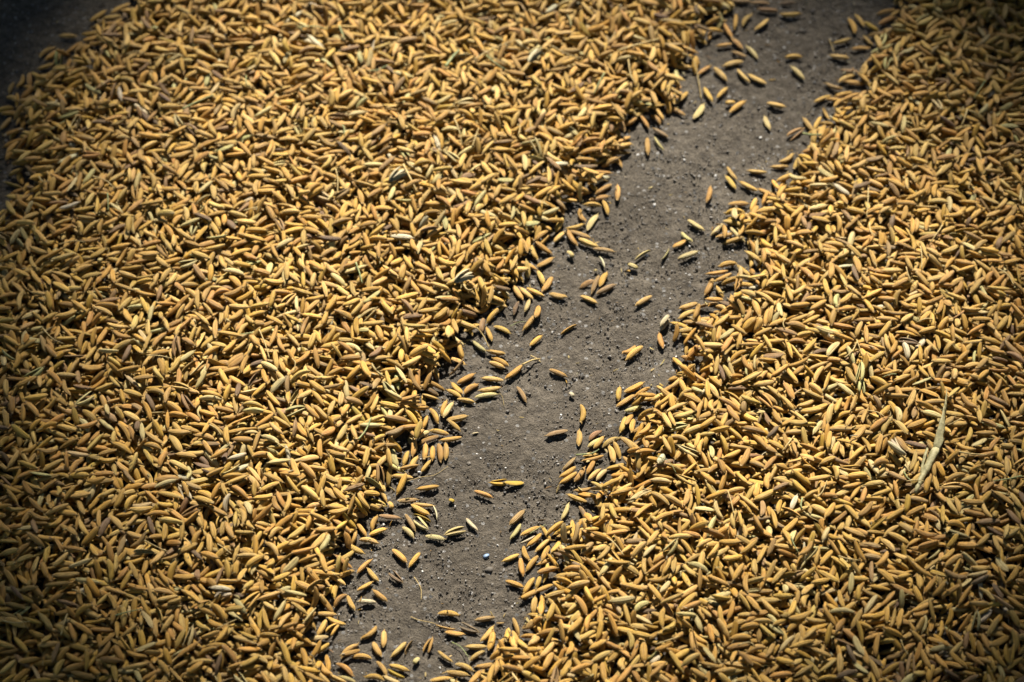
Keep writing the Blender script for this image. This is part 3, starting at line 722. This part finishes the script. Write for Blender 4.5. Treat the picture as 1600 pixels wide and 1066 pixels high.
pp, (w_, ro_, cu_) = fine([lp(1462, 706, 0.0010), lp(1467, 688, 0.0024), lp(1472, 664, 0.0034), lp(1475, 645, 0.0038), lp(1478, 628, 0.0040), lp(1480, 608, 0.0030)],
    [[0.0024, 0.0040, 0.0038, 0.0032, 0.0024, 0.0006], [0.1, 0.3, -1.0, -1.3, -1.3, -1.2], [0.8, 1.6, 2.0, 2.0, 1.6, 0.6]], 15, 6, 0.00018)
link('torn_tip', ribbon('torn_tip', pp, w_, ro_, cu_, M_LEAF), leaf)
path = [lp(1437, 748, 0.0006), lp(1441, 728, 0.0012), lp(1445, 712, 0.0018), lp(1449, 700, 0.0022)]
link('split_strip', ribbon('split_strip', path, [0.0004, 0.0011, 0.0013, 0.0009], [0.4] * 4, [1.0] * 4, M_LEAF, n=5), leaf)
tag(leaf, 'curled pale grey green dry leaf with a torn twisted tip on the rice heap', 'dry leaf')

def spikelet(px, py, ang, label, nsh=3, stalk=None):
    b = on_heap([(px, py)])[0]; r = link('empty_spikelet', None); r.location = (b[0], b[1], b[2] + 0.0012); r.rotation_euler = (0, 0, ang)
    for k in range(nsh):
        o = link('husk_shell', FLAT_A if k % 2 else HALF_M, r); o.location = (0, (k - (nsh - 1) / 2) * 0.0010, 0.0003 * k)
        o.rotation_euler = (0.5 * (k - 1), -0.12, (k - (nsh - 1) / 2) * 0.22); o.color = (*pick_col('w'), 1)
    if stalk:
        M = Matrix.Translation(r.location) @ Euler((0, 0, ang)).to_matrix().to_4x4()
        pts = [M.inverted() @ Vector(p) for p in smooth_z(on_heap(stalk, rad=0.0004))]
        link('stalk', tube('stalk', pts, 0.0004, 0.00022, M_STRAW), r)
    tag(r, label, 'spikelet'); LAND.append((b[0], b[1], label.split()[1].replace('fan', 'fan shaped').replace('coloured', 'broken').replace('spikelet', 'clustered') + ' spikelet'))
spikelet(1403, 702, math.atan2(1, -0.75), 'pale fan shaped empty spikelet with bent stalk beside the dry leaf', 3, [(1408, 712), (1414, 722), (1420, 738)])
spikelet(620, 278, 0.7, 'whitish frayed spikelet lying among grains of the broad heap', 3)
spikelet(835, 92, 0.9, 'cream broken spikelet near the blurred back of the broad heap', 2)
spikelet(724, 437, 0.5, 'cream spikelet cluster with curled glumes close to the bare strip', 3, [(722, 446), (730, 456), (738, 452)])

# ------------------------------------------------------------------ grit set in the concrete, and two little stones
def rock(seed, sub=1, mat=None, name='grit_stone', flat=0.75):
    import bmesh
    bm = bmesh.new(); bmesh.ops.create_icosphere(bm, subdivisions=sub, radius=1.0); r = random.Random(seed)
    for v in bm.verts:
        v.co *= r.uniform(0.68, 1.12); v.co.z *= flat
    me = bpy.data.meshes.new(name); bm.to_mesh(me); bm.free()
    if sub > 1: me.polygons.foreach_set('use_smooth', [True] * len(me.polygons))
    me.materials.append(mat); return me
rocks = [rock(s, 1, M_GRIT) for s in range(5)]
mask = (DB < 0.012) | (layers < 1.0)
mask &= edge > 0
cells = np.argwhere(mask)
ng_ = int(len(cells) * GS * GS / 0.0000018)
pk = cells[rng.integers(len(cells), size=ng_)]
gxp = gx[pk[:, 0]] + rng.uniform(-GS / 2, GS / 2, ng_); gyp = gy[pk[:, 1]] + rng.uniform(-GS / 2, GS / 2, ng_)
sz = np.clip(rng.lognormal(math.log(0.00028), 0.45, ng_), 0.00012, 0.0010)
sq = rng.uniform(0.7, 1.3, (ng_, 3)) * sz[:, None]
tone = rng.random(ng_)
gc = np.where(tone[:, None] < 0.62, np.array([0.10, 0.085, 0.067]), np.where(tone[:, None] < 0.84, np.array([0.145, 0.13, 0.11]),
     np.where(tone[:, None] < 0.89, np.array([0.07, 0.065, 0.06]), np.where(tone[:, None] < 0.985, np.array([0.23, 0.21, 0.185]), np.array([0.60, 0.58, 0.54]))))) * rng.uniform(0.75, 1.2, (ng_, 1))
gr = scatter('concrete_grit', rocks, np.stack([gxp, gyp, -0.00055 + sz * 0.12], 1), rng.uniform(0, 6.28, (ng_, 3)), sq, rng.integers(0, 5, ng_), gc)
tag(gr, 'coarse sand grit standing out of the worn concrete', 'grit', kind='stuff')
prob = np.where(layers > 0, 0.35, 0.0) + 1.6 * np.exp(-(DB / 0.006) ** 2) + np.where(DB < 0, 0.25, 0)
prob = prob * (edge > 0.01); cd = np.cumsum(prob.ravel()); cd /= cd[-1]
nc_ = 1500; ii = np.searchsorted(cd, rng.random(nc_))
cxp = gx[ii // len(gy)] + rng.uniform(-GS, GS, nc_) / 2; cyp = gy[ii % len(gy)] + rng.uniform(-GS, GS, nc_) / 2
csz = rng.uniform(0.08, 0.30, (nc_, 1)) * rng.uniform(0.6, 1.4, (nc_, 3))
cz = np.array([hz(x, y, 0.0005) for x, y in zip(cxp, cyp)]) + 0.0002
ch = scatter('chaff_dust', [HALF_I, FLAT_I], np.stack([cxp, cyp, cz], 1), np.stack([rng.normal(0, 0.5, nc_), rng.normal(0, 0.3, nc_), rng.uniform(0, 6.28, nc_)], 1), csz,
             rng.integers(0, 2, nc_), [pick_col(k) for k in rng.choice(list('gpbwp'), nc_)])
tag(ch, 'fine husk crumbs strewn along the rims of both rice heaps', 'chaff', kind='stuff')
def stone(px, py, size, mat, name, lab, seed, flat, brief):
    p = P(px, py, 0); o = link(name, rock(seed, 2, mat, name, flat)); o.scale = size; o.location = (p[0], p[1], size[2] * flat * 0.45 - 0.0005); o.rotation_euler = (0, 0, 0.5)
    tag(o, lab, 'stone'); LAND.append((p[0], p[1], brief))
stone(760, 869, (0.0013, 0.0009, 0.0010), M_BLUE, 'blue_stone_chip', 'tiny blue stone chip on the bare concrete', 31, 0.8, 'blue stone chip')
stone(764, 890, (0.0016, 0.0013, 0.0011), M_PEB, 'pebble', 'small rounded grey pebble bedded in the concrete', 33, 0.8, 'rounded pebble')
stone(1275, 88, (0.0009, 0.0008, 0.0008), M_PEB, 'pebble', 'small dark pebble on bare concrete by a looped straw', 35, 0.8, 'dark pebble')

# ------------------------------------------------------------------ labels of husks and grains: by look, then by the named thing they lie nearest
from collections import Counter
def nearest(x, y, pool): return min(pool, key=lambda q: (q[0] - x) ** 2 + (q[1] - y) ** 2)
cnt = Counter((g['col'], g['kind']) for g in others)
base_land = list(LAND); used = set()
for g in others:
    nm = '%s %s' % (cn[g['col']], WORD[g['kind']]); q = nearest(g['x'], g['y'], base_land)
    lab = nm + ' lying on the concrete near the ' + q[2] if at_grid(DB, g['x'], g['y']) < 0 else nm + ' at the heap rim near the ' + q[2]
    if lab in used: lab = nm + ' also lying close to the ' + q[2]
    used.add(lab); tag(g['ob'], lab, 'husk', 'empty husks lying loose')
    if cnt[(g['col'], g['kind'])] == 1: LAND.append((g['x'], g['y'], nm))
ORD = ['nearest', 'second nearest', 'third nearest', 'fourth nearest', 'fifth nearest', 'sixth nearest', 'seventh nearest', 'eighth nearest', 'ninth nearest', 'tenth nearest', 'eleventh nearest', 'twelfth nearest']
marks = [(lb[0], lb[1], 'curled dry leaf')] + [q for q in LAND if 'spikelet' in q[2]]
SD = np.array([[math.hypot(x - q[0], y - q[1]) for q in marks] for x, y, o in HEAPSTRAW]); SR = SD.argsort(axis=0).argsort(axis=0)
for i, (x, y, o) in enumerate(HEAPSTRAW):
    j = int(SR[i].argmin())
    if SR[i, j] < len(ORD):
        w0 = o['label'].split(' lying')[0]; o['label'] = '%s on the rice, %s to the %s' % (w0, ORD[SR[i, j]], marks[j][2])
lx = np.array([q[0] for q in LAND]); ly = np.array([q[1] for q in LAND])
gxy = np.array([(g['x'], g['y']) for g in grains])
DM = np.hypot(gxy[:, 0][:, None] - lx[None], gxy[:, 1][:, None] - ly[None])
RK = DM.argsort(axis=0).argsort(axis=0)
for i, g in enumerate(grains):
    k = abs(math.cos(g['th'])); lie = 'across the strip' if k > 0.85 else ('along the strip' if k < 0.4 else 'aslant')
    size = 'slim ' if g['shape'] == 4 else ('plump ' if g['shape'] == 3 else '')
    d = at_grid(DB, g['x'], g['y']); corner = at_grid(DC, g['x'], g['y']) < at_grid(DS, g['x'], g['y'])
    hw = heap_word(g['x'], g['y'])
    where = 'on bare concrete' if d < -0.003 else 'rimming the ' + hw
    ok = [j for j in range(len(LAND)) if RK[i, j] < len(ORD)]
    if corner:
        lab = '%s%s rice grain %s at the shaded corner of the broad heap' % (size, cn[g['col']], lie.replace('the strip', 'the rim').replace('aslant', 'slanting')); grp = 'grains at the shaded outer corner'
    elif ok:
        j = min(ok, key=lambda j: DM[i, j])
        lab = '%s%s rice grain %s, %s %s' % (size, cn[g['col']], where, ORD[RK[i, j]], LAND[j][2]); grp = 'rice grains ' + where
    else:
        lab = '%s%s rice grain %s, lying %s' % (size, cn[g['col']], where, lie); grp = 'rice grains ' + where
    tag(g['ob'], lab, 'rice grain', grp)

# ------------------------------------------------------------------ unseen leafy blockers, added to darken the edges and cut the sky fill
ADD_BLOCKERS = True
def build_sun_blocker():  # invented tree shape, placed up the sun's path to dim the outer ground
    dist = 11.0
    cc = np.array(SUN_DIR) * dist                      # where the cut-out gap lies, up the sun's path
    root = link('added_sun_blocker', None); base = np.array([2.6, cc[1] + 1.6, 0.0]); root.location = base
    tag(root, 'added leafy sun blocker out of view, dimming the edges of the yard', 'shade blocker')
    fork = np.array([2.2, cc[1] + 1.3, 5.2])
    link('blocker_trunk', tube('blocker_trunk', [np.zeros(3), np.array([-0.05, -0.1, 1.8]), np.array([-0.25, -0.15, 3.6]), fork - base], 0.26, 0.15, M_BLOCKER_BARK, 12), root)
    sd = np.cross(np.array(SUN_DIR), [0, 0, 1.0]); sd /= np.linalg.norm(sd)
    for k in range(7):
        a = k / 7 * 2 * math.pi + 0.3; rr = 1.9
        end = cc + np.array([math.cos(a) * rr, math.sin(a) * rr * 0.9, rng.uniform(-0.3, 0.7)])
        m_ = (fork + end) / 2 + np.array([0.1, 0.2, 0.35])
        if k == 0: pass
        link('blocker_limb', tube('blocker_limb', [fork - base - np.array([0, 0, 0.2]), m_ - base, end - base], 0.085, 0.02, M_BLOCKER_BARK, 8), root)
    n1, n2 = 30000, 52000
    r = np.concatenate([2.7 * np.sqrt(rng.random(n1)), 2.2 + 5.8 * np.sqrt(rng.random(n2))]); n = n1 + n2; a = rng.uniform(0, 2 * math.pi, n)
    px, py = r * np.cos(a), r * np.sin(a) * 0.95; pz = rng.normal(0, 0.55, n) * (1 - 0.05 * r) - 0.035 * r ** 2
    pos = np.stack([px, py, pz], 1) + cc; rad_ = r
    # where each leaf's shadow falls on the yard
    S = np.array(SUN_DIR); t = pos[:, 2] / S[2]; gx_ = pos[:, 0] - S[0] * t; gy_ = pos[:, 1] - S[1] * t
    wob = 1 + 0.06 * np.sin(3 * np.arctan2(gy_, gx_) + 1.1)
    sun_gap = ((gx_ - 0.006) / 0.212) ** 2 + ((gy_ - 0.020) / 0.240) ** 2 < wob ** 2  # leaves left out in an oval, shaped to let a pool of sun through
    pos = pos[~sun_gap]; rad_ = rad_[~sun_gap]; n = len(pos)
    V = np.zeros((n, 4, 3)); nrm = rng.normal(0, 1, (n, 3)) + 1.4 * np.array(SUN_DIR); nrm /= np.linalg.norm(nrm, axis=1)[:, None]
    tv = np.cross(nrm, rng.normal(0, 1, (n, 3))); tv /= np.linalg.norm(tv, axis=1)[:, None]; bv = np.cross(nrm, tv)
    ln = rng.uniform(0.045, 0.075, (n, 1)) * (1 + 0.9 * sm(1.0, 3.0, rad_))[:, None]; wd = ln * 0.5
    V[:, 0] = pos - tv * ln; V[:, 1] = pos + bv * wd - nrm * 0.006; V[:, 2] = pos + tv * ln; V[:, 3] = pos - bv * wd - nrm * 0.006
    V -= base
    f = np.arange(n * 4).reshape(n, 4)
    me = bpy.data.meshes.new('blocker_crown'); me.vertices.add(n * 4); me.vertices.foreach_set('co', V.astype(np.float32).ravel())
    me.loops.add(n * 4); me.loops.foreach_set('vertex_index', f.ravel().astype(np.int32)); me.polygons.add(n)
    me.polygons.foreach_set('loop_start', np.arange(0, n * 4, 4, dtype=np.int32)); me.polygons.foreach_set('loop_total', np.full(n, 4, np.int32)); me.update(calc_edges=True)
    me.materials.append(M_BLOCKER_LEAF)
    link('blocker_crown', me, root)
def sky_blocker(x, y, h, rr, label, seed):  # invented tree shape out of view, added to block sky fill and deepen shadows
    r = np.random.default_rng(seed); root = link('added_sky_blocker', None); root.location = (x, y, 0); tag(root, label, 'shade blocker', 'added sky blockers around the yard')
    link('blocker_trunk', tube('blocker_trunk', [np.zeros(3), np.array([0.1, 0.05, h * 0.3]), np.array([0.0, 0.1, h * 0.62])], 0.24, 0.11, M_BLOCKER_BARK, 10), root)
    for k in range(5):
        a = k * 1.257 + 0.4
        link('blocker_limb', tube('blocker_limb', [np.array([0.03, 0.06, h * 0.36]), np.array([math.cos(a) * rr * 0.35, math.sin(a) * rr * 0.35, h * 0.52]), np.array([math.cos(a) * rr * 0.7, math.sin(a) * rr * 0.7, h * 0.62])], 0.08, 0.02, M_BLOCKER_BARK, 7), root)
    n = 16000; d = r.normal(0, 1, (n, 3)); d /= np.linalg.norm(d, axis=1)[:, None]
    lump = 1 + 0.22 * np.sin(d[:, 0] * 5 + seed) * np.sin(d[:, 1] * 6) + 0.15 * np.sin(d[:, 2] * 9 + d[:, 0] * 4)
    pos = d * (r.random(n) ** 0.45 * lump)[:, None] * np.array([rr, rr, h * 0.42]) + np.array([0, 0, h * 0.56])
    pos[:, 2] = np.maximum(pos[:, 2], 0.25)
    nrm = r.normal(0, 1, (n, 3)); nrm /= np.linalg.norm(nrm, axis=1)[:, None]
    tv = np.cross(nrm, r.normal(0, 1, (n, 3))); tv /= np.linalg.norm(tv, axis=1)[:, None]; bv = np.cross(nrm, tv)
    ln = r.uniform(0.10, 0.17, (n, 1)); V = np.stack([pos - tv * ln, pos + bv * ln * 0.5 - nrm * 0.012, pos + tv * ln, pos - bv * ln * 0.5 - nrm * 0.012], 1)
    me = bpy.data.meshes.new('blocker_crown'); me.vertices.add(n * 4); me.vertices.foreach_set('co', V.astype(np.float32).ravel())
    me.loops.add(n * 4); me.loops.foreach_set('vertex_index', np.arange(n * 4, dtype=np.int32)); me.polygons.add(n)
    me.polygons.foreach_set('loop_start', np.arange(0, n * 4, 4, dtype=np.int32)); me.polygons.foreach_set('loop_total', np.full(n, 4, np.int32)); me.update(calc_edges=True)
    me.materials.append(M_BLOCKER_LEAF); link('blocker_crown', me, root)
if ADD_BLOCKERS:
    build_sun_blocker()
    sky_blocker(0.6, -5.2, 8.0, 3.4, 'added tall leafy blocker cutting sky light on the side opposite the sun', 2)
    sky_blocker(-6.0, -1.0, 7.0, 3.6, 'added round leafy blocker cutting sky light beside the broad rice heap', 3)
    sky_blocker(6.2, -0.6, 7.4, 3.6, 'added round leafy blocker cutting sky light beside the heap with the leaf', 4)
